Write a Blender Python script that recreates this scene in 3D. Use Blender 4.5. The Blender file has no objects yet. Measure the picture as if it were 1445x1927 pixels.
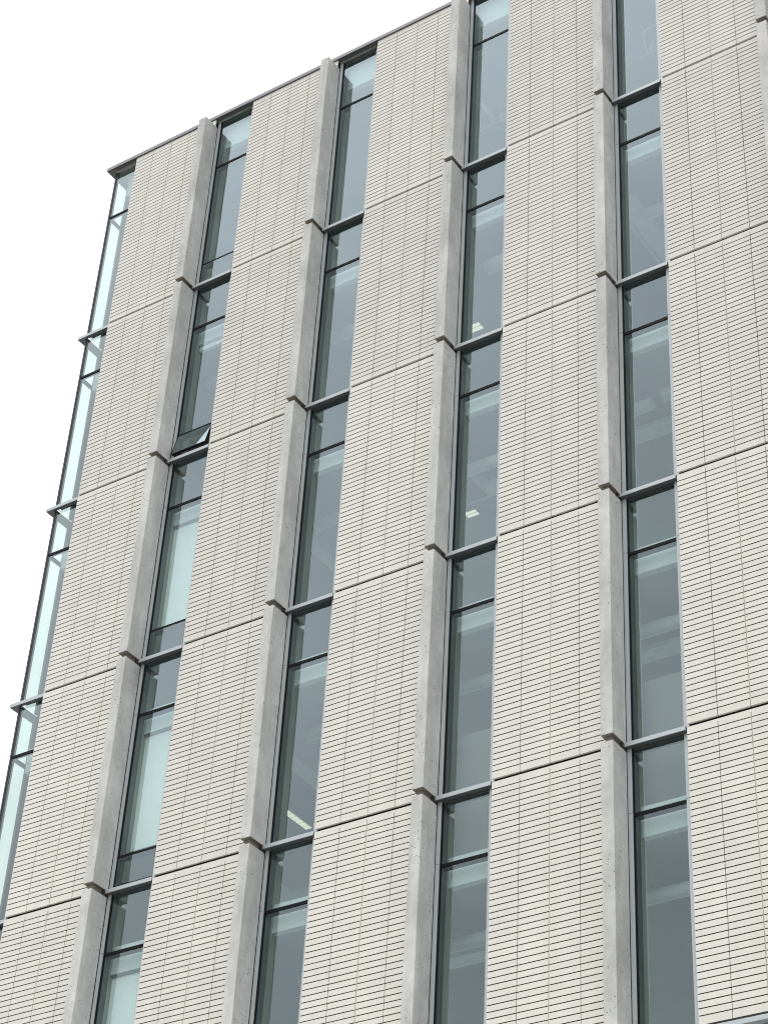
import bpy, bmesh, math, random
from mathutils import Matrix, Vector

S = bpy.context.scene
COL = S.collection
R = math.radians

# ------------------------------------------------------------------ camera
ZO = 33.26                      # height of the roof datum above the pavement
W = 2.98307                     # bay width
H = 4.2                         # storey height
cam = bpy.data.objects.new("camera", bpy.data.cameras.new("camera"))
COL.objects.link(cam)
cr = Vector((0.8310245, 0.5538512, 0.0514494))
cu = Vector((0.3011018, -0.5256939, 0.7956027))
cb = Vector((0.4676922, -0.6456738, -0.6036301))
M = Matrix((cr, cu, cb)).transposed().to_4x4()
M.translation = Vector((22.552885, -21.707786, -31.662431 + ZO))
cam.matrix_world = M
cam.data.sensor_fit = 'VERTICAL'
cam.data.sensor_height = 24.0
cam.data.lens = 50.02
cam.data.clip_start = 0.1
cam.data.clip_end = 3000
S.camera = cam

# ------------------------------------------------------------------ sky, sun, exposure
SUN_EL, SUN_AZ = R(68), R(-22)          # azimuth measured from -Y (in front) towards -X
sun_dir = Vector((math.sin(SUN_AZ) * math.cos(SUN_EL), -math.cos(SUN_AZ) * math.cos(SUN_EL), math.sin(SUN_EL)))
world = bpy.data.worlds.new("World")
S.world = world
world.use_nodes = True
nt = world.node_tree
nt.nodes.clear()
sky = nt.nodes.new("ShaderNodeTexSky")
sky.sky_type = 'NISHITA'
sky.sun_disc = False
sky.sun_elevation = SUN_EL
sky.sun_rotation = math.pi + SUN_AZ
sky.dust_density = 4.0
hsv = nt.nodes.new("ShaderNodeHueSaturation")
hsv.inputs['Saturation'].default_value = 0.25
mix = nt.nodes.new("ShaderNodeMixRGB")             # the overcast layer in front of the clear sky
mix.inputs['Fac'].default_value = 0.85
mix.inputs['Color2'].default_value = (13.0, 13.2, 13.5, 1)
bg = nt.nodes.new("ShaderNodeBackground")
bg.inputs['Strength'].default_value = 0.141
wo = nt.nodes.new("ShaderNodeOutputWorld")
nt.links.new(sky.outputs[0], hsv.inputs['Color'])
nt.links.new(hsv.outputs[0], mix.inputs['Color1'])
wtc = nt.nodes.new("ShaderNodeTexCoord")
wsep = nt.nodes.new("ShaderNodeSeparateXYZ")
nt.links.new(wtc.outputs['Generated'], wsep.inputs[0])
grad = nt.nodes.new("ShaderNodeMapRange")
for q, val in enumerate((0.0, 1.0, 0.50, 1.30)):
    grad.inputs[q + 1].default_value = val
nt.links.new(wsep.outputs['Z'], grad.inputs[0])
wmap = nt.nodes.new("ShaderNodeMapping")
wmap.inputs['Scale'].default_value = (1.0, 1.0, 2.2)
nt.links.new(wtc.outputs['Generated'], wmap.inputs['Vector'])
cld = nt.nodes.new("ShaderNodeTexNoise")
cld.inputs['Scale'].default_value = 3.2
cld.inputs['Detail'].default_value = 6
cld.inputs['Roughness'].default_value = 0.55
nt.links.new(wmap.outputs[0], cld.inputs['Vector'])
crng = nt.nodes.new("ShaderNodeMapRange")
for q, val in enumerate((0.3, 0.7, 0.80, 1.18)):
    crng.inputs[q + 1].default_value = val
nt.links.new(cld.outputs['Fac'], crng.inputs[0])
cmul = nt.nodes.new("ShaderNodeMath")
cmul.operation = 'MULTIPLY'
nt.links.new(grad.outputs[0], cmul.inputs[0])
nt.links.new(crng.outputs[0], cmul.inputs[1])
wsc = nt.nodes.new("ShaderNodeVectorMath")
wsc.operation = 'SCALE'
nt.links.new(mix.outputs[0], wsc.inputs[0])
nt.links.new(cmul.outputs[0], wsc.inputs['Scale'])
nt.links.new(wsc.outputs[0], bg.inputs['Color'])
nt.links.new(bg.outputs[0], wo.inputs['Surface'])

sun = bpy.data.objects.new("sun", bpy.data.lights.new("sun", 'SUN'))
COL.objects.link(sun)
sun.data.energy = 0.9
sun.data.angle = R(18)
sun.data.color = (1.0, 0.97, 0.92)
sun.rotation_euler = sun_dir.to_track_quat('Z', 'Y').to_euler()
sun.location = (0, -30, 60)

S.view_settings.view_transform = 'Standard'
S.view_settings.look = 'None'
S.view_settings.exposure = 0.0
S.view_settings.gamma = 1.0
S.render.engine = 'CYCLES'
S.cycles.max_bounces = 10
S.cycles.transparent_max_bounces = 16
S.cycles.use_denoising = True
S.cycles.filter_width = 1.1


# ------------------------------------------------------------------ materials
def nodes_of(name):
    m = bpy.data.materials.new(name)
    m.use_nodes = True
    t = m.node_tree
    return m, t, t.nodes["Principled BSDF"]


def simple(name, col, rough=0.6, metal=0.0, var=0.06, scale=6.0, bump=0.0, bscale=60.0, emit=None, estr=0.0):
    m, t, b = nodes_of(name)
    b.inputs['Roughness'].default_value = rough
    b.inputs['Metallic'].default_value = metal
    tc = t.nodes.new("ShaderNodeTexCoord")
    oi = t.nodes.new("ShaderNodeObjectInfo")
    add = t.nodes.new("ShaderNodeVectorMath")
    add.operation = 'MULTIPLY_ADD'
    add.inputs[1].default_value = (17.0, 23.0, 31.0)
    t.links.new(oi.outputs['Random'], add.inputs[0])
    t.links.new(tc.outputs['Object'], add.inputs[2])
    n = t.nodes.new("ShaderNodeTexNoise")
    n.inputs['Scale'].default_value = scale
    n.inputs['Detail'].default_value = 5
    t.links.new(add.outputs[0], n.inputs['Vector'])
    mr = t.nodes.new("ShaderNodeMapRange")
    mr.inputs[1].default_value = 0.25
    mr.inputs[2].default_value = 0.75
    mr.inputs[3].default_value = 1 - var
    mr.inputs[4].default_value = 1 + var
    t.links.new(n.outputs['Fac'], mr.inputs[0])
    mul = t.nodes.new("ShaderNodeVectorMath")
    mul.operation = 'SCALE'
    mul.inputs[0].default_value = col[:3]
    t.links.new(mr.outputs[0], mul.inputs['Scale'])
    t.links.new(mul.outputs[0], b.inputs['Base Color'])
    if bump:
        n2 = t.nodes.new("ShaderNodeTexNoise")
        n2.inputs['Scale'].default_value = bscale
        n2.inputs['Detail'].default_value = 4
        t.links.new(add.outputs[0], n2.inputs['Vector'])
        bp = t.nodes.new("ShaderNodeBump")
        bp.inputs['Strength'].default_value = bump
        bp.inputs['Distance'].default_value = 0.004
        t.links.new(n2.outputs['Fac'], bp.inputs['Height'])
        t.links.new(bp.outputs[0], b.inputs['Normal'])
    if emit:
        b.inputs['Emission Color'].default_value = (*emit, 1)
        b.inputs['Emission Strength'].default_value = estr
    return m


def tile_material():
    m, t, b = nodes_of("cream_precast")
    b.inputs['Roughness'].default_value = 0.75
    at = t.nodes.new("ShaderNodeAttribute")
    at.attribute_name = "tint"
    tc = t.nodes.new("ShaderNodeTexCoord")
    oi = t.nodes.new("ShaderNodeObjectInfo")
    add = t.nodes.new("ShaderNodeVectorMath")
    add.operation = 'MULTIPLY_ADD'
    add.inputs[1].default_value = (17.0, 23.0, 31.0)
    t.links.new(oi.outputs['Random'], add.inputs[0])
    t.links.new(tc.outputs['Object'], add.inputs[2])

    def noise(scale, lo, hi, detail=4):
        n = t.nodes.new("ShaderNodeTexNoise")
        n.inputs['Scale'].default_value = scale
        n.inputs['Detail'].default_value = detail
        t.links.new(add.outputs[0], n.inputs['Vector'])
        r = t.nodes.new("ShaderNodeMapRange")
        r.inputs[1].default_value = 0.3
        r.inputs[2].default_value = 0.7
        r.inputs[3].default_value = lo
        r.inputs[4].default_value = hi
        t.links.new(n.outputs['Fac'], r.inputs[0])
        return n, r
    n1, r1 = noise(1.6, 0.965, 1.03)
    n2, r2 = noise(120, 0.955, 1.04, 2)
    # sparse little pits and specks
    v = t.nodes.new("ShaderNodeTexVoronoi")
    v.inputs['Scale'].default_value = 9.0
    t.links.new(add.outputs[0], v.inputs['Vector'])
    vr = t.nodes.new("ShaderNodeMapRange")
    vr.inputs[1].default_value = 0.035
    vr.inputs[2].default_value = 0.06
    vr.inputs[3].default_value = 0.86
    vr.inputs[4].default_value = 1.0
    t.links.new(v.outputs['Distance'], vr.inputs[0])

    def mul(a, c):
        x = t.nodes.new("ShaderNodeMath")
        x.operation = 'MULTIPLY'
        t.links.new(a, x.inputs[0])
        t.links.new(c, x.inputs[1])
        return x.outputs[0]
    # each panel was cast on its own day; faint rain streaks run down it
    pr = t.nodes.new("ShaderNodeMapRange")
    pr.inputs[3].default_value = 0.965
    pr.inputs[4].default_value = 1.03
    t.links.new(oi.outputs['Random'], pr.inputs[0])
    mp = t.nodes.new("ShaderNodeMapping")
    mp.inputs['Scale'].default_value = (7.0, 7.0, 0.35)
    t.links.new(add.outputs[0], mp.inputs['Vector'])
    n3 = t.nodes.new("ShaderNodeTexNoise")
    n3.inputs['Scale'].default_value = 1.0
    n3.inputs['Detail'].default_value = 4
    t.links.new(mp.outputs[0], n3.inputs['Vector'])
    r3 = t.nodes.new("ShaderNodeMapRange")
    for q, val in enumerate((0.35, 0.62, 0.97, 1.01)):
        r3.inputs[q + 1].default_value = val
    t.links.new(n3.outputs['Fac'], r3.inputs[0])
    k = mul(mul(mul(r1.outputs[0], r2.outputs[0]), vr.outputs[0]), at.outputs['Fac'])
    k = mul(mul(k, pr.outputs[0]), r3.outputs[0])
    sc = t.nodes.new("ShaderNodeVectorMath")
    sc.operation = 'SCALE'
    sc.inputs[0].default_value = TILE_COL
    t.links.new(k, sc.inputs['Scale'])
    t.links.new(sc.outputs[0], b.inputs['Base Color'])
    bp = t.nodes.new("ShaderNodeBump")
    bp.inputs['Strength'].default_value = 0.25
    bp.inputs['Distance'].default_value = 0.002
    t.links.new(n2.outputs['Fac'], bp.inputs['Height'])
    t.links.new(bp.outputs[0], b.inputs['Normal'])
    return m


def concrete_material():
    m, t, b = nodes_of("raw_concrete")
    b.inputs['Roughness'].default_value = 0.85
    tc = t.nodes.new("ShaderNodeTexCoord")
    oi = t.nodes.new("ShaderNodeObjectInfo")
    add = t.nodes.new("ShaderNodeVectorMath")
    add.operation = 'MULTIPLY_ADD'
    add.inputs[1].default_value = (17.0, 23.0, 31.0)
    t.links.new(oi.outputs['Random'], add.inputs[0])
    t.links.new(tc.outputs['Object'], add.inputs[2])

    def mapr(src, a, c, lo, hi):
        r = t.nodes.new("ShaderNodeMapRange")
        for i, x in enumerate((a, c, lo, hi)):
            r.inputs[i + 1].default_value = x
        t.links.new(src, r.inputs[0])
        return r.outputs[0]

    def noise(scale, detail=5, rough=0.5, stretch=None):
        n = t.nodes.new("ShaderNodeTexNoise")
        n.inputs['Scale'].default_value = scale
        n.inputs['Detail'].default_value = detail
        n.inputs['Roughness'].default_value = rough
        src = add.outputs[0]
        if stretch:
            mp = t.nodes.new("ShaderNodeMapping")
            mp.inputs['Scale'].default_value = stretch
            t.links.new(src, mp.inputs['Vector'])
            src = mp.outputs[0]
        t.links.new(src, n.inputs['Vector'])
        return n.outputs['Fac']

    def mul(a, c):
        x = t.nodes.new("ShaderNodeMath")
        x.operation = 'MULTIPLY'
        t.links.new(a, x.inputs[0])
        t.links.new(c, x.inputs[1])
        return x.outputs[0]
    big = mapr(noise(2.2, 6, 0.6, (1, 1, 0.5)), 0.32, 0.68, 0.80, 1.15)
    mid = mapr(noise(9.0, 5, 0.55), 0.3, 0.7, 0.93, 1.07)
    fine = mapr(noise(160, 2), 0.3, 0.7, 0.94, 1.06)
    v = t.nodes.new("ShaderNodeTexVoronoi")          # air holes of the casting
    v.inputs['Scale'].default_value = 15.0
    t.links.new(add.outputs[0], v.inputs['Vector'])
    mask = mapr(noise(3.0, 3), 0.46, 0.58, 0.0, 0.17)
    rad = t.nodes.new("ShaderNodeMath")
    rad.operation = 'SUBTRACT'
    t.links.new(v.outputs['Distance'], rad.inputs[0])
    t.links.new(mask, rad.inputs[1])
    pit = mapr(rad.outputs[0], -0.02, 0.03, 0.42, 1.0)
    drip = mapr(noise(1.0, 4, 0.5, (9, 9, 0.6)), 0.36, 0.6, 0.95, 1.02)
    k = mul(mul(mul(mul(big, mid), fine), pit), drip)
    sc = t.nodes.new("ShaderNodeVectorMath")
    sc.operation = 'SCALE'
    sc.inputs[0].default_value = CONC_COL
    t.links.new(k, sc.inputs['Scale'])
    t.links.new(sc.outputs[0], b.inputs['Base Color'])
    bp = t.nodes.new("ShaderNodeBump")
    bp.inputs['Strength'].default_value = 0.35
    bp.inputs['Distance'].default_value = 0.004
    t.links.new(pit, bp.inputs['Height'])
    t.links.new(bp.outputs[0], b.inputs['Normal'])
    return m


def glass_material(name, tint, base, col=(0.93, 0.98, 1.0)):
    m = bpy.data.materials.new(name)
    m.use_nodes = True
    t = m.node_tree
    t.nodes.clear()
    out = t.nodes.new("ShaderNodeOutputMaterial")
    tr = t.nodes.new("ShaderNodeBsdfTransparent")
    tr.inputs['Color'].default_value = (*tint, 1)
    gl = t.nodes.new("ShaderNodeBsdfGlossy")
    gl.inputs['Color'].default_value = (*col, 1)
    gl.inputs['Roughness'].default_value = 0.0
    lw = t.nodes.new("ShaderNodeLayerWeight")
    lw.inputs['Blend'].default_value = 0.5
    pw = t.nodes.new("ShaderNodeMath")
    pw.operation = 'POWER'
    pw.inputs[1].default_value = 2.15
    t.links.new(lw.outputs['Facing'], pw.inputs[0])
    ma = t.nodes.new("ShaderNodeMath")
    ma.operation = 'MULTIPLY_ADD'
    ma.inputs[1].default_value = 1 - base
    ma.inputs[2].default_value = base
    t.links.new(pw.outputs[0], ma.inputs[0])
    # float glass is never quite flat
    tc = t.nodes.new("ShaderNodeTexCoord")
    oi = t.nodes.new("ShaderNodeObjectInfo")
    add = t.nodes.new("ShaderNodeVectorMath")
    add.operation = 'MULTIPLY_ADD'
    add.inputs[1].default_value = (17.0, 23.0, 31.0)
    t.links.new(oi.outputs['Random'], add.inputs[0])
    t.links.new(tc.outputs['Object'], add.inputs[2])
    n = t.nodes.new("ShaderNodeTexNoise")
    n.inputs['Scale'].default_value = 1.1
    t.links.new(add.outputs[0], n.inputs['Vector'])
    bp = t.nodes.new("ShaderNodeBump")
    bp.inputs['Strength'].default_value = 0.09
    bp.inputs['Distance'].default_value = 0.02
    t.links.new(n.outputs['Fac'], bp.inputs['Height'])
    t.links.new(bp.outputs[0], gl.inputs['Normal'])
    mx = t.nodes.new("ShaderNodeMixShader")
    t.links.new(ma.outputs[0], mx.inputs['Fac'])
    t.links.new(tr.outputs[0], mx.inputs[1])
    t.links.new(gl.outputs[0], mx.inputs[2])
    t.links.new(mx.outputs[0], out.inputs['Surface'])
    return m


TILE_COL = (0.705, 0.685, 0.622)
CONC_COL = (0.545, 0.545, 0.52)
MT = tile_material()
MGROUT_SHADE = simple("grout_and_groove_shade", (0.04, 0.034, 0.028), 0.9, var=0.15, scale=20)  # mortar brown, darkened to carry the shadow inside the grooves
MJOINT = simple("beige_joint", (0.46, 0.42, 0.35), 0.9, var=0.12, scale=25)
MFILL_SHADE = simple("mortar_and_soffit_shade", (0.19, 0.17, 0.145), 0.9, var=0.12, scale=25)
MC = concrete_material()
MAL = simple("light_aluminium", (0.455, 0.49, 0.505), 0.45, 0.15, var=0.04, scale=3)
MCOP = simple("grey_coping_metal", (0.235, 0.225, 0.25), 0.45, 0.2, var=0.06, scale=2)
MDK = simple("dark_metal_and_soffit_shade", (0.095, 0.105, 0.10), 0.5, 0.1, var=0.06)
MBL = simple("black_gasket", (0.010, 0.010, 0.011), 0.6)
MBL.node_tree.nodes["Principled BSDF"].inputs['Specular IOR Level'].default_value = 0.12
MPOST = simple("purple_brown_post", (0.045, 0.035, 0.045), 0.5)
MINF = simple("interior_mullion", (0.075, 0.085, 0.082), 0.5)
MWALL = simple("white_plaster", (0.38, 0.38, 0.335), 0.85, var=0.03)
MMEM = simple("black_membrane", (0.02, 0.02, 0.02), 0.9)
MSP = simple("slab_edge_paint", (0.66, 0.68, 0.68), 0.8, var=0.05, scale=30)
MSLAB = simple("painted_deck", (0.31, 0.325, 0.32), 0.85, var=0.05, scale=1.5)
MCLD = simple("grey_ceiling_board", (0.15, 0.16, 0.165), 0.9, var=0.04, scale=2)
MFL = simple("carpet", (0.30, 0.30, 0.31), 0.95, var=0.1)
MBLIND = simple("white_blind_cloth", (0.85, 0.86, 0.85), 0.9, var=0.02)
MDUCT = simple("galvanised_duct", (0.86, 0.88, 0.88), 0.45, 0.15, var=0.08, scale=8)
MLAMP = simple("lamp_diffuser", (0.9, 0.88, 0.8), 0.5, emit=(1.0, 0.92, 0.68), estr=0.62)
MBRN = simple("taupe_board", (0.26, 0.24, 0.225), 0.9, var=0.06, scale=4)
MG = glass_material("window_glass", (0.82, 0.94, 0.905), 0.075, (0.78, 0.925, 0.985))
MGC = glass_material("corner_glass", (0.715, 0.795, 0.755), 0.06, (0.80, 0.92, 0.96))
MPAVE = simple("pavement_concrete", (0.43, 0.42, 0.40), 0.9, var=0.15, scale=0.6)
MROAD = simple("asphalt", (0.055, 0.055, 0.056), 0.9, var=0.2, scale=1.5)
MROOF = simple("roof_gravel", (0.32, 0.31, 0.29), 0.95, var=0.2, scale=8)
MPINK = simple("pale_plaster", (0.74, 0.75, 0.74), 0.85)


# ------------------------------------------------------------------ mesh helpers
class MB:
    def __init__(self):
        self.bm = bmesh.new()
        self.mats = []

    def mi(self, m):
        if m not in self.mats:
            self.mats.append(m)
        return self.mats.index(m)

    def box(self, x0, x1, y0, y1, z0, z1, m, bevel=0.0):
        k = self.mi(m)
        v = [self.bm.verts.new((x, y, z)) for z in (z0, z1) for y in (y0, y1) for x in (x0, x1)]
        fs = []
        for q in ((0, 2, 3, 1), (4, 5, 7, 6), (0, 1, 5, 4), (2, 6, 7, 3), (0, 4, 6, 2), (1, 3, 7, 5)):
            f = self.bm.faces.new([v[i] for i in q])
            f.material_index = k
            fs.append(f)
        if bevel:
            es = list({e for f in fs for e in f.edges})
            bmesh.ops.bevel(self.bm, geom=es, offset=bevel, segments=2, profile=0.5, affect='EDGES')
        return v

    def quad(self, pts, m):
        f = self.bm.faces.new([self.bm.verts.new(p) for p in pts])
        f.material_index = self.mi(m)

    def tube(self, p0, p1, r, m, n=20, caps=True):
        p0, p1 = Vector(p0), Vector(p1)
        d = (p1 - p0).normalized()
        a = d.orthogonal().normalized()
        b = d.cross(a)
        k = self.mi(m)
        ring = [[self.bm.verts.new(p + r * (math.cos(2 * math.pi * i / n) * a + math.sin(2 * math.pi * i / n) * b)) for i in range(n)] for p in (p0, p1)]
        for i in range(n):
            f = self.bm.faces.new((ring[0][i], ring[0][(i + 1) % n], ring[1][(i + 1) % n], ring[1][i]))
            f.material_index = k
            f.smooth = True
        if caps:
            for rr, rev in ((ring[0], True), (ring[1], False)):
                f = self.bm.faces.new(list(reversed(rr)) if rev else rr)
                f.material_index = k

    def mesh(self, name):
        bmesh.ops.recalc_face_normals(self.bm, faces=self.bm.faces[:])
        me = bpy.data.meshes.new(name)
        self.bm.to_mesh(me)
        self.bm.free()
        for m in self.mats:
            me.materials.append(m)
        return me


def link(name, me, parent=None, loc=(0, 0, 0)):
    o = bpy.data.objects.new(name, me)
    COL.objects.link(o)
    o.location = loc
    if parent:
        o.parent = parent
    return o


def thing(name, label, cat, loc, group=None, me=None):
    o = bpy.data.objects.new(name, me)
    COL.objects.link(o)
    o.location = loc
    o['label'] = label
    o['category'] = cat
    o['kind'] = 'thing'
    if group:
        o['group'] = group
    return o


def structure(o):
    o['kind'] = 'structure'
    return o


# ------------------------------------------------------------------ ground
m = MB()
m.box(-600, 600, -600, 600, -0.6, -0.13, MROAD)
structure(link("road", m.mesh("road")))
m = MB()
m.box(-60, 80, -30, 60, -0.35, -0.001, MPAVE, 0.02)
structure(link("pavement", m.mesh("pavement")))

# ------------------------------------------------------------------ the building
NB = 7                                     # bays
XR = W * NB + 0.1                          # far end of the building
XL = -0.64                                 # glass corner
DEPTH = 6.5  # kept shallow so daylight from the added rear glazing carries in
B = thing("office_building", "pale office block with grooved cream panels, concrete fins and tall narrow windows", "building", (0, 0, 0))


def part(name, me, loc=(0, 0, 0), parent=None):
    return link(name, me, parent or B, loc)


# --- grooved cladding panels
COLS = [(0.0, 0.4398), (0.4502, 0.910), (0.924, 1.3738), (1.3842, 2.046)]
PITCH, GR = 0.0933, 0.0135


def panel_mesh(top, seed):
    rnd = random.Random(seed)
    m = MB()
    bm = m.bm
    lay = bm.verts.layers.float.new("tint")
    k = m.mi(MT)
    kg = m.mi(MGROUT_SHADE)
    z_top = 0.358 if top else -0.040
    cuts = []
    z = -4.073
    while z < z_top - 0.05:
        cuts.append(z)
        z += PITCH
    rows = []
    lo = -4.188
    for c in cuts:
        rows.append((lo, c - GR / 2))
        lo = c + GR / 2
    z_strip = z_top - 0.04
    rows.append((lo, z_strip))
    for ri, (za, zb) in enumerate(rows):
        last = ri == len(rows) - 1
        for x0, x1 in COLS:
            yo = rnd.uniform(-0.0007, 0.0007)
            back = 0.034 if ri == 0 else 0.0215
            c = 0.0 if last else 0.002
            cb_ = 0.0012
            t = 1 + rnd.gauss(0, 0.010)
            # front face inset so that the upper arris is softened
            P = [(x0, back, za), (x1, back, za), (x1, back, zb), (x0, back, zb),
                 (x0, yo + cb_, za), (x1, yo + cb_, za), (x1, yo + c, zb), (x0, yo + c, zb),
                 (x0, yo, za + cb_), (x1, yo, za + cb_), (x1, yo, zb - c), (x0, yo, zb - c)]
            v = [bm.verts.new(p) for p in P]
            for q in v:
                q[lay] = t
            quads = [(0, 4, 5, 1), (4, 8, 9, 5), (8, 11, 10, 9), (3, 2, 6, 7), (0, 3, 7, 4), (1, 5, 6, 2), (4, 7, 11, 8), (5, 9, 10, 6)]
            if c:
                quads.insert(3, (11, 7, 6, 10))
            else:
                quads = [(0, 4, 5, 1), (4, 8, 9, 5), (8, 7, 6, 9), (3, 2, 6, 7), (0, 3, 7, 4), (1, 5, 6, 2), (4, 7, 8), (5, 9, 6)]
            for qi, q in enumerate(quads):
                f = bm.faces.new([v[i] for i in q])
                # tile undersides take the grout colour, painting in the shade of the grooves
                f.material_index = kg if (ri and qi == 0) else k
    # smooth strip along the head
    for q in m.box(0.0, 2.046, 0.0, 0.034, z_strip, z_top, MT):
        q[lay] = 1.0
    for q in m.box(0.004, 2.042, 0.0205, 0.033, -4.12, z_strip - 0.002, MGROUT_SHADE):
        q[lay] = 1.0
    for q in m.box(0.909, 0.925, 0.0065, 0.0206, -4.183, z_strip - 0.001, MJOINT):
        q[lay] = 1.0
    loose = [v for v in bm.verts if not v.link_faces]
    bmesh.ops.delete(bm, geom=loose, context='VERTS')
    return m.mesh("cladding_panel")


top_meshes = [panel_mesh(True, s) for s in (1, 2, 3)]
mid_meshes = [panel_mesh(False, s) for s in (11, 12, 13, 14, 15)]
for i in range(NB):
    for r in range(5):
        me = top_meshes[i % 3] if r == 0 else mid_meshes[(i * 2 + r * 3) % 5]
        part("cladding_panel", me, (W * i, 0, ZO - H * r))

# --- concrete fins, one piece per storey
m = MB()
m.box(-0.0925, 0.0925, -0.30, 0.072, -4.2, -0.110, MC, 0.006)
fin_mid = m.mesh("concrete_fin")
m = MB()
m.box(-0.0925, 0.0925, -0.30, 0.072, -4.2, 0.18, MC, 0.006)
fin_top = m.mesh("concrete_fin")
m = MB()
m.box(-0.05, 0.045, -0.235, 0.02, -0.1095, -0.0045, MFILL_SHADE)
m.box(-0.088, 0.0885, -0.295, 0.068, -0.0044, -0.0004, MFILL_SHADE)  # thin dark plate paints shade onto the underside of the fin above
m.box(0.0455, 0.0912, -0.02, 0.07, -0.1094, -0.0046, MGROUT_SHADE)
fin_joint = m.mesh("filler_and_soffit_shade")
for i in range(1, NB):
    x = W * i - 1.0275
    for r in range(5):
        f = part("concrete_fin", fin_top if r == 0 else fin_mid, (x, 0, ZO - H * r))
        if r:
            part("filler_and_soffit_shade", fin_joint, (0, 0, 0), f)

# --- windows
XF0, XF1 = -0.9325, -0.004


def window_frame(top, hopper):
    zt = 0.343 if top else -0.067
    zb = -4.197
    tr0, tr1 = (-0.990, -0.942) if top else (-1.086, -1.036)
    m = MB()
    m.box(XF0, -0.868, 0.085, 0.235, zb, zt, MAL)
    m.box(-0.868, -0.852, 0.098, 0.236, zb, zt, MBL)
    m.box(-0.088, XF1, 0.086, 0.235, zb, zt, MAL)
    m.box(-0.094, -0.088, 0.100, 0.234, zb, zt, MBL)
    m.box(-0.932, -0.867, 0.0835, 0.09, tr1 - 0.004, tr1, MBL)
    m.box(-0.089, -0.005, 0.0845, 0.09, tr1 - 0.004, tr1, MBL)
    m.box(-0.852, -0.094, 0.108, 0.233, zt - 0.02, zt - 0.001, MINF)
    m.box(-0.852, -0.094, 0.104, 0.233, zb, zb + 0.06, MINF)
    # inside faces of the posts
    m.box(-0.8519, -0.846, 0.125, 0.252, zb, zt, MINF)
    return m.mesh("window_frame"), (tr0, tr1), zt, zb


def transom_mesh(z0, z1):
    m = MB()
    m.box(-0.852, -0.094, 0.107, 0.235, z0, z1, MBL)
    return m.mesh("transom")


def pane_mesh(x0, x1, z0, z1, y=0.118):
    m = MB()
    m.quad([(x0, y, z0), (x1, y, z0), (x1, y, z1), (x0, y, z1)], MG)
    return m.mesh("pane")


def spandrel_mesh(z0, z1, x0=-0.857, x1=-0.001):
    m = MB()
    m.box(x0, x1, 0.30, 0.415, z0, z1, MSP, 0.004)
    return m.mesh("slab_edge_board")


HZ0, HZ1 = -3.650, -3.602
kit = {}
for top in (True, False):
    fr, tr, zt, zb = window_frame(top, False)
    kit[top] = dict(frame=fr, tr=transom_mesh(*tr), upper=pane_mesh(-0.853, -0.092, tr[1], zt - 0.02),
                    lower=pane_mesh(-0.853, -0.092, zb + 0.06, tr[0]),
                    lower_h=pane_mesh(-0.853, -0.092, HZ1, tr[0]),
                    sp=spandrel_mesh(-0.257 if top else -1.305, 0.338 if top else -0.85))
hop_tr = transom_mesh(HZ0, HZ1)
# hopper sash, hinged at its head (origin on the hinge)
m = MB()
hs = HZ0 + 4.137
SW = 0.756
m.box(0, SW, -0.004, 0.035, -0.035, -0.002, MBL)
m.box(0, SW, -0.004, 0.035, -hs, -hs + 0.035, MBL)
m.box(0, 0.03, -0.004, 0.035, -hs + 0.035, -0.035, MBL)
m.box(SW - 0.03, SW, -0.004, 0.035, -hs + 0.035, -0.035, MBL)
m.box(-0.003, SW + 0.003, -0.014, -0.006, -hs - 0.004, -hs + 0.012, MBL)
m.box(SW - 0.008, SW + 0.003, -0.014, -0.006, -hs + 0.012, -0.002, MBL)
m.box(-0.003, 0.008, -0.014, -0.006, -hs + 0.012, -0.002, MBL)
sash = m.mesh("sash")
m = MB()
m.quad([(0.008, -0.010, -hs + 0.012), (SW - 0.008, -0.010, -hs + 0.012), (SW - 0.008, -0.010, -0.004), (0.008, -0.010, -0.004)], MG)
sash_pane = m.mesh("pane")
m = MB()
m.tube((SW - 0.02, 0.03, -hs + 0.06), (SW - 0.02, 0.150, -hs + 0.20), 0.006, MDK, 8)
m.tube((0.02, 0.03, -hs + 0.06), (0.02, 0.150, -hs + 0.20), 0.006, MDK, 8)
stay = m.mesh("stay_arm")

for i in range(1, NB):
    for r in range(5):
        k = kit[r == 0]
        w = part("window", k['frame'], (W * i, 0, ZO - H * r))
        part("transom", k['tr'], parent=w)
        part("slab_edge_board", k['sp'], parent=w)
        part("pane", k['upper'], parent=w)
        if i == 1:
            part("pane", k['lower_h'], parent=w)
            part("transom", hop_tr, parent=w)
            s = part("sash", sash, (-0.851, 0.112, HZ0), parent=w)
            if r == 1:
                s.rotation_euler.x = -R(13.0)
                s['label'] = "bottom sash tilted open"
                part("stay_arm", stay, (-0.851, 0.112, HZ0), parent=w)
            p = part("pane", sash_pane, (-0.851, 0.112, HZ0), parent=w)
            p.rotation_euler = s.rotation_euler
        else:
            part("pane", k['lower'], parent=w)

# --- corner windows: a front light and a side light meeting at a thin post
YS = 0.47


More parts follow.
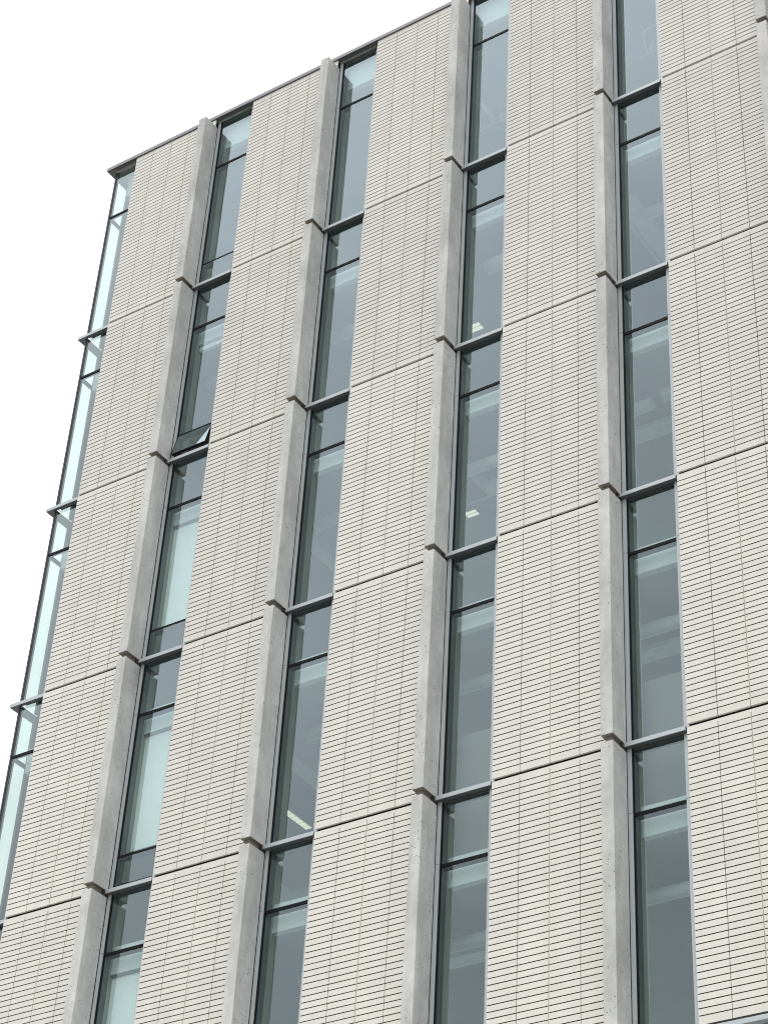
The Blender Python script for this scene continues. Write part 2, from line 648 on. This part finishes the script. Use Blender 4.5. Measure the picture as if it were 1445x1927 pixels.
def corner_frame(top):
    zt = 0.343 if top else -0.067
    zb = -4.197
    tr0, tr1 = (-0.990, -0.942) if top else (-1.086, -1.036)
    m = MB()
    m.box(XL, XL + 0.03, 0.098, 0.135, zb, zt, MPOST)
    m.box(XL + 0.03, XL + 0.06, 0.112, 0.165, zb, zt, MINF)
    m.box(-0.088, XF1, 0.086, 0.235, zb, zt, MAL)
    m.box(XL + 0.004, XL + 0.05, YS, YS + 0.07, zb, zt, MINF)
    m.box(XL + 0.075, -0.088, 0.105, 0.2, zb, zb + 0.06, MINF)
    me = m.mesh("window_frame")
    m = MB()
    m.box(XL + 0.034, -0.088, 0.105, 0.165, tr0, tr1, MBL)
    m.box(XL - 0.002, XL + 0.06, 0.135, YS, tr0, tr1, MBL)
    trm = m.mesh("transom")
    m = MB()
    m.quad([(XL + 0.03, 0.118, tr1), (-0.086, 0.118, tr1), (-0.086, 0.118, zt), (XL + 0.03, 0.118, zt)], MGC)
    up = m.mesh("pane")
    m = MB()
    m.quad([(XL + 0.03, 0.118, zb), (-0.086, 0.118, zb), (-0.086, 0.118, tr0), (XL + 0.03, 0.118, tr0)], MGC)
    lo = m.mesh("pane")
    m = MB()
    m.quad([(XL + 0.018, 0.13, tr1), (XL + 0.018, YS, tr1), (XL + 0.018, YS, zt), (XL + 0.018, 0.13, zt)], MGC)
    sup = m.mesh("pane")
    m = MB()
    m.quad([(XL + 0.018, 0.13, zb), (XL + 0.018, YS, zb), (XL + 0.018, YS, tr0), (XL + 0.018, 0.13, tr0)], MGC)
    slo = m.mesh("pane")
    z0, z1 = (-0.257, 0.338) if top else (-1.305, -0.85)
    m = MB()
    m.box(XL + 0.20, -0.001, 0.30, 0.415, z0, z1, MSP, 0.004)
    m.box(XL + 0.20, XL + 0.30, 0.415, 1.6, z0, z1 - 0.002, MSP)
    sp = m.mesh("slab_edge_board")
    return me, trm, (up, lo, sup, slo), sp


for r in range(5):
    if r < 2:
        fr, trm, ps, sp = corner_frame(r == 0)
    w = part("corner_window", fr, (0, 0, ZO - H * r))
    part("transom", trm, parent=w)
    part("slab_edge_board", sp, parent=w)
    for p in ps:
        part("pane", p, parent=w)

# --- aluminium ledges under the windows
m = MB()
m.box(-0.934, -0.03, 0.01, 0.099, -0.065, 0.0, MAL, 0.003)
m.box(-0.93, -0.034, 0.016, 0.098, -0.068, -0.0645, MDK)  # dark plate: shade under the ledge put into colour
ledge = m.mesh("window_ledge")
m = MB()
m.box(-0.015, 0.028, 0.004, 0.05, -0.034, 0.016, MAL, 0.006)
cap = m.mesh("joint_cap")
for i in range(1, NB):
    for r in range(1, 5):
        part("window_ledge", ledge, (W * i, 0, ZO - H * r))
m = MB()
m.box(-0.79, -0.03, 0.03, 0.098, -0.065, 0.0, MAL)
m.box(-0.79, XL - 0.001, 0.098, 1.0, -0.065, 0.0, MAL)
m.box(-0.784, -0.034, 0.036, 0.097, -0.069, -0.0645, MDK)  # underside shade of the corner ledge, painted as dark plates
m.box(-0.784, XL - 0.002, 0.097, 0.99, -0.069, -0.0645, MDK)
cledge = m.mesh("corner_ledge")
for r in range(1, 5):
    part("corner_ledge", cledge, (0, 0, ZO - H * r))
for i in range(NB):
    for r in range(1, 5):
        part("joint_cap", cap, (W * i, 0, ZO - H * r))

# --- walls behind the cladding
m = MB()
for i in range(NB):
    x0, x1 = W * i + 0.003, W * (i + 1) - 0.858
    z0, z1 = ZO - 21.0, ZO + 0.34
    m.box(x0, x1 - 0.079, 0.056, 0.24, z0, z1, MMEM)
    m.box(x0, x1, 0.254, 0.416, z0, z1, MWALL)
m.box(XL + 0.01, XL + 0.2, YS + 0.08, DEPTH, ZO - 21.0, ZO + 0.34, MT)
m.box(XL + 0.201, XL + 0.30, YS + 0.082, DEPTH - 0.01, ZO - 21.0, ZO + 0.335, MWALL)
m.box(XL + 0.31, XR, DEPTH, DEPTH + 0.3, 0, ZO - 21.0, MWALL)
for r in range(5):                                # unseen far side: sill wall and lintel, glazing added between to light the rooms
    zc = ZO - H * r
    m.box(XL + 0.31, XR, DEPTH, DEPTH + 0.3, zc - 4.2 - 0.85, zc - 4.2 + 0.2, MWALL)
    m.box(XL + 0.31, XR, DEPTH + 0.002, DEPTH + 0.298, zc - 1.31, (zc + 0.34) if r == 0 else (zc - 0.851), MWALL)
m.box(XR - 0.3, XR - 0.001, 0.45, DEPTH, 0, ZO + 0.33, MWALL)
part("wall", m.mesh("wall"))
for r in range(5):
    zc = ZO - H * r
    m = MB()
    x = XL + 0.31
    while x < XR:
        m.box(x, min(x + 0.06, XR), DEPTH + 0.05, DEPTH + 0.2, zc - 4.0, zc - 1.31, MAL)
        x += W / 2
    w = part("added_rear_glazing", m.mesh("added_rear_glazing"))  # out of view, put in to bring daylight onto ceilings and ducts
    m = MB()
    m.quad([(XL + 0.31, DEPTH + 0.12, zc - 4.0), (XR, DEPTH + 0.12, zc - 4.0), (XR, DEPTH + 0.12, zc - 1.31), (XL + 0.31, DEPTH + 0.12, zc - 1.31)], MG)
    part("pane", m.mesh("pane"), parent=w)

# --- floor slabs
m = MB()
m.box(XL + 0.31, XR - 0.31, 0.42, DEPTH - 0.002, 0.0, 0.455, MSLAB)
m.box(XL + 0.33, XR - 0.33, 0.43, DEPTH - 0.02, 0.452, 0.46, MFL)
slab = m.mesh("floor_slab")
for r in range(1, 8):
    part("floor_slab", slab, (0, 0, ZO - H * r - 1.305))
m = MB()
m.box(XL + 0.31, XR - 0.31, 0.42, DEPTH - 0.002, -0.257, 0.33, MSLAB)
m.box(XL + 0.02, XR, 0.06, DEPTH + 0.3, 0.342, 0.40, MROOF)
part("roof", m.mesh("roof"), (0, 0, ZO))

# --- coping along the roof edge
m = MB()
m.box(-0.785, XR + 0.1, -0.03, 0.40, 0.362, 0.452, MCOP, 0.004)
m.box(-0.785, -0.40, 0.40, DEPTH + 0.4, 0.3625, 0.4515, MCOP, 0.004)
m.box(-0.77, XR + 0.08, -0.012, 0.395, 0.3585, 0.3625, MBL)
m.box(-0.77, -0.42, 0.395, DEPTH + 0.3, 0.3588, 0.3624, MBL)
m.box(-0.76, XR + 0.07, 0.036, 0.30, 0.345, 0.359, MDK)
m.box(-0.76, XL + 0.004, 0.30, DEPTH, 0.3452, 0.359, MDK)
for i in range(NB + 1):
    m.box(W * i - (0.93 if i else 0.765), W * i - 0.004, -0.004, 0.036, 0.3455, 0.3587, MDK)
part("roof_coping", m.mesh("roof_coping"), (0, 0, ZO))

# --- glazed base under the fifth joint
m = MB()
m.box(-0.79, XR, -0.012, 0.10, -21.085, -21.02, MAL, 0.003)
m.box(-0.78, XR - 0.01, 0.0, 0.099, -21.02, -20.985, MMEM)
part("base_ledge", m.mesh("base_ledge"), (0, 0, ZO))
m = MB()
x = XL
while x < XR:
    m.box(x, x + 0.06, 0.10, 0.25, -ZO, -21.086, MDK)
    x += W / 2
for z in (-22.15, -25.3, -26.35, -29.5, -32.9):
    m.box(XL + 0.061, XR, 0.112, 0.24, z - 0.035, z + 0.035, MBL)
bf = part("base_glazing", m.mesh("base_glazing"), (0, 0, ZO))
m = MB()
m.quad([(XL + 0.03, 0.14, -ZO), (XR, 0.14, -ZO), (XR, 0.14, -21.1), (XL + 0.03, 0.14, -21.1)], MG)
part("pane", m.mesh("pane"), parent=bf)
m = MB()
m.box(XL + 0.02, XL + 0.3, 0.30, DEPTH, -ZO, -21.002, MT)
part("side_wall", m.mesh("side_wall"), (0, 0, ZO))

# ------------------------------------------------------------------ things inside the rooms
def at(i, r, x, y, z):
    return (W * i + x, y, ZO - H * r + z)


def blind(i, r, z1, label):
    t = thing("roller_blind", label, "blind", at(i, r, 0, 0, 0), "roller blinds in the windows nearest the corner")
    m = MB()
    m.box(-0.85, -0.005, 0.345, 0.352, z1, -1.33, MBLIND)
    link("fabric", m.mesh("fabric"), t)
    m = MB()
    m.box(-0.855, -0.003, 0.325, 0.365, z1 - 0.03, z1 - 0.0005, MINF)
    link("bottom_bar", m.mesh("bottom_bar"), t)
    m = MB()
    m.box(-0.855, -0.003, 0.31, 0.375, -1.35, -1.308, MINF)
    link("head_rail", m.mesh("head_rail"), t)


blind(1, 2, -3.43, "white roller blind lowered behind the window right below the open sash")
blind(1, 3, -3.43, "pale teal roller blind lowered, second window below the open sash")
blind(1, 4, -3.43, "white roller blind lowered, lowest window of the column with the open sash")


def ceiling(i, r, x0, x1, y0, y1, label):
    t = thing("suspended_ceiling", label, "ceiling panel", at(i, r, 0, 0, 0), "dropped grey ceilings over the rooms")
    m = MB()
    m.box(x0, x1, y0, y1, -1.56, -1.50, MCLD)
    link("ceiling_board", m.mesh("ceiling_board"), t)
    m = MB()
    m.box(x1 + 0.0005, x1 + 0.03, y0, y1, -1.565, -1.306, MPINK)
    link("edge_trim", m.mesh("edge_trim"), t)


ceiling(2, 2, -4.4, -1.96, 0.9, 5.5, "dropped grey ceiling with a slanting edge, third window down of the second fin")
ceiling(2, 3, -4.6, -2.13, 0.9, 5.5, "dropped grey ceiling around the long lit lamp of the second fin's windows")
ceiling(4, 1, -3.6, -1.39, 0.9, 5.5, "dropped grey ceiling crossing the second window down beside the rightmost tall fin")
ceiling(3, 2, -3.4, -1.457, 0.9, 2.0, "short dropped ceiling above the small square lit lamp")


def beam(i, r, x0, x1, y0, y1, label):
    m = MB()
    m.box(0, x1 - x0, 0, y1 - y0, -1.52, -1.3055, MPINK)
    thing("ceiling_beam", label, "beam", at(i, r, x0, y0, 0), None, m.mesh("ceiling_beam"))


beam(4, 1, -1.33, -1.06, 0.9, 5.5, "pale ceiling beam slanting through the second window down beside the rightmost tall fin")


def duct(x0, x1, r, label, y=1.15, z=-1.66, rad=0.105):
    t = thing("air_duct", label, "duct", (x0, y, ZO - H * r + z), "round ducts under the ceilings")
    L = x1 - x0
    m = MB()
    m.tube((0, 0, 0), (L, 0, 0), rad, MDUCT, 28)
    link("duct_pipe", m.mesh("duct_pipe"), t)
    x = 0.7
    while x < L:
        m = MB()
        m.tube((x, 0, rad * 0.98), (x, 0, -1.3065 - z), 0.008, MDUCT, 8)
        link("hanger", m.mesh("hanger"), t)
        m = MB()
        m.tube((x + 0.35, 0, 0), (x + 0.375, 0, 0), rad + 0.012, MDUCT, 28)
        link("coupling", m.mesh("coupling"), t)
        x += 1.49
    return t


duct(4.6, 11.0, 2, "round white duct in the third storey down, running behind two fins")
duct(11.2, XR - 1, 2, "round white duct in the third storey down, beside the rightmost tall fin", 1.12, -1.62)
duct(4.75, XR - 1, 3, "long round duct in the fourth storey down")
duct(W * 4 - 1.15, XR - 1, 1, "round duct ending in the second window down beside the rightmost tall fin", 1.25, -1.62)
duct(W * 3 - 0.95, W * 3 + 1.3, 1, "short fat duct in the second window down of the third fin", 0.95, -1.66, 0.13)
duct(W * 2 - 1.35, W * 2 + 1.0, 1, "short duct in the second window down of the second fin", 1.1, -1.66, 0.11)
duct(W * 1 - 1.1, W * 1 + 1.0, 1, "short duct in the window with the open sash", 1.0, -1.66, 0.12)
duct(W * 2 - 0.9, XR - 1, 4, "long round duct in the lowest storey", 1.15, -1.70, 0.10)


def tray(x0, x1, r, label, y=1.75, z=-1.55):
    t = thing("cable_tray", label, "cable tray", (x0, y, ZO - H * r + z), "cable trays behind the ducts")
    m = MB()
    L = x1 - x0
    m.box(0, L, 0, 0.3, 0, 0.01, MDUCT)
    m.box(0, L, -0.006, 0.0, 0, 0.08, MDUCT)
    m.box(0, L, 0.3, 0.306, 0, 0.08, MDUCT)
    link("tray_bed", m.mesh("tray_bed"), t)
    m = MB()
    m.box(0.3, 0.32, 0.1, 0.12, 0.01, -1.3065 - z, MDUCT)
    m.box(L - 0.32, L - 0.3, 0.1, 0.12, 0.01, -1.3065 - z, MDUCT)
    link("hanger", m.mesh("hanger"), t)


tray(W * 4 - 1.9, W * 4 + 1.0, 2, "flat cable tray behind the duct of the third storey down, rightmost fin")
tray(W * 4 - 1.9, W * 4 + 1.0, 3, "flat cable tray behind the duct of the fourth storey down, rightmost fin")
tray(W * 3 - 1.9, W * 3 + 0.6, 2, "flat cable tray behind the duct beside the small square lamp")
tray(W * 3 - 1.9, W * 3 + 0.6, 4, "flat cable tray in the lowest window of the third fin")


def lamp(i, r, x0, x1, y0, y1, label, z=-1.5605):
    cx, cy = (x0 + x1) / 2, (y0 + y1) / 2
    t = thing("ceiling_lamp", label, "lamp", at(i, r, cx, cy, z), "lit ceiling lamps inside")
    a, b = (x1 - x0) / 2, (y1 - y0) / 2
    m = MB()
    m.box(-a, a, -b, b, -0.05, 0, MWALL)
    link("housing", m.mesh("housing"), t)
    m = MB()
    n = max(2, int(b * 2 / 0.11))
    for q in range(n):
        y = -b + 0.012 + q * (2 * b - 0.02) / n
        m.box(-a + 0.01, a - 0.01, y, y + (2 * b - 0.02) / n - 0.02, -0.056, -0.0495, MLAMP)
    link("diffuser", m.mesh("diffuser"), t)


lamp(2, 3, -3.02, -2.88, 2.2, 3.72, "long slatted lamp glowing low in the fourth window down of the second fin")
lamp(3, 2, -2.22, -1.98, 2.42, 2.60, "small square lamp glowing low in the third window down of the third fin", -1.3065)
lamp(3, 1, -2.25, -1.98, 2.33, 2.55, "small square lamp glowing low in the second window down of the third fin", -1.3065)
lamp(2, 1, -2.78, -2.62, 2.1, 2.5, "slanting lamp glowing low in the second window down of the second fin", -1.3065)
lamp(2, 1, -2.95, -2.80, 2.68, 2.85, "smaller lamp spot right of the slanting lamp in the second fin's column", -1.3065)


def rolled_blind(i, r, label):
    t = thing("roller_blind", label, "blind", at(i, r, 0, 0, 0), "roller blinds in the windows nearest the corner")
    m = MB()
    m.box(-0.853, -0.004, 0.345, 0.415, -1.435, -1.335, MBLIND, 0.01)
    link("cassette", m.mesh("cassette"), t)
    m = MB()
    m.box(-0.8555, -0.8535, 0.335, 0.42, -1.445, -1.3055, MINF)
    m.box(-0.0035, -0.0015, 0.335, 0.42, -1.445, -1.3055, MINF)
    link("bracket", m.mesh("bracket"), t)


rolled_blind(1, 1, "pale rolled-up blind cassette across the top of the window whose bottom sash is open")


# pipework under the roof deck
def smooth_path(pts, rad, n=6):
    out = [Vector(pts[0])]
    for a, b, c in zip(pts[:-2], pts[1:-1], pts[2:]):
        a, b, c = Vector(a), Vector(b), Vector(c)
        p, q = b + (a - b).normalized() * rad, b + (c - b).normalized() * rad
        for k in range(n + 1):
            u = k / n
            out.append(p * (1 - u) ** 2 + b * 2 * u * (1 - u) + q * u * u)
    out.append(Vector(pts[-1]))
    return out


def sweep(m, pts, r, mat, n=12):
    k = m.mi(mat)
    rings = []
    up = Vector((0.13, 0.29, 0.95)).normalized()
    for i, p in enumerate(pts):
        d = (pts[min(i + 1, len(pts) - 1)] - pts[max(i - 1, 0)]).normalized()
        a = (up - d * up.dot(d)).normalized()
        b = d.cross(a)
        rings.append([m.bm.verts.new(p + r * (math.cos(2 * math.pi * j / n) * a + math.sin(2 * math.pi * j / n) * b)) for j in range(n)])
    for A, C in zip(rings[:-1], rings[1:]):
        for j in range(n):
            f = m.bm.faces.new((A[j], A[(j + 1) % n], C[(j + 1) % n], C[j]))
            f.material_index = k
            f.smooth = True
    for rr in (rings[0], rings[-1]):
        f = m.bm.faces.new(rr)
        f.material_index = k


def pipe(i, r, pts, rad, label, bend=0.12, flange=None):
    t = thing("water_pipe", label, "pipe", at(i, r, *pts[0]), "white pipes under the roof")
    o = Vector(pts[0])
    loc = [Vector(p) - o for p in pts]
    m = MB()
    sweep(m, smooth_path(loc, bend) if len(loc) > 2 else loc, rad, MDUCT)
    link("pipe_run", m.mesh("pipe_run"), t)
    m = MB()
    e = loc[-1]
    d = (loc[-2] - e).normalized()
    m.tube(e + d * 0.02, e + d * 0.06, rad * 1.5, MDUCT, 16)
    link("flange", m.mesh("flange"), t)


pipe(4, 0, [(1.2, 1.79, -0.5), (-1.19, 1.745, -0.5), (-1.38, 2.262, -0.5)], 0.022, "thick white pipe with a curved elbow in the top window of the rightmost tall fin")
pipe(4, 0, [(1.2, 2.05, -0.5), (-1.16, 2.04, -0.5), (-1.28, 2.25, -0.5)], 0.014, "thin white pipe with a tight elbow in the top window of the rightmost tall fin", 0.06)
pipe(4, 0, [(1.2, 2.285, -0.505), (-1.56, 2.272, -0.505)], 0.014, "straight white pipe crossing below the elbows in the top window of the rightmost tall fin")
pipe(3, 0, [(1.2, 2.31, -0.5), (-2.3, 2.29, -0.5)], 0.03, "white pipe running level in the top window of the third fin")
pipe(3, 0, [(-1.72, 1.2, -0.42), (-1.73, 2.26, -0.42)], 0.05, "short fat pipe slanting into the level pipe, top window of the third fin")
pipe(3, 0, [(-1.58, 2.30, -0.52), (-1.50, 2.12, -0.52), (-1.38, 2.24, -0.5)], 0.035, "little bent pipe stub on the level pipe, top window of the third fin", 0.05)


def board(i, r, x0, x1, y, z0, z1, mat, name, label, cat, grp):
    m = MB()
    m.box(0, x1 - x0, 0, 0.05, 0, z1 - z0, mat)
    t = thing(name, label, cat, at(i, r, x0, y, z0), grp)
    link("board", m.mesh("board"), t)
    m = MB()
    m.box(-0.03, 0, -0.01, 0.06, 0, z1 - z0, MAL)
    m.box(x1 - x0, x1 - x0 + 0.03, -0.01, 0.06, 0, z1 - z0, MAL)
    link("edge_post", m.mesh("edge_post"), t)


GP = "tall boards standing inside the lowest windows"
board(4, 4, -1.05, -0.26, 0.62, -0.842, 1.3, MBRN, "partition_board", "taupe board filling the small upper pane of the lowest window, rightmost tall fin", "partition", GP)
board(3, 4, -1.15, -0.16, 0.62, -0.842, 1.3, MBRN, "partition_board", "taupe board behind the small upper pane of the lowest window, third fin", "partition", GP)
board(1, 4, -0.42, 0.1, 0.60, -0.842, 1.3, MPINK, "partition_board", "pale upright board at the right of the small upper pane, lowest window by the corner", "partition", GP)
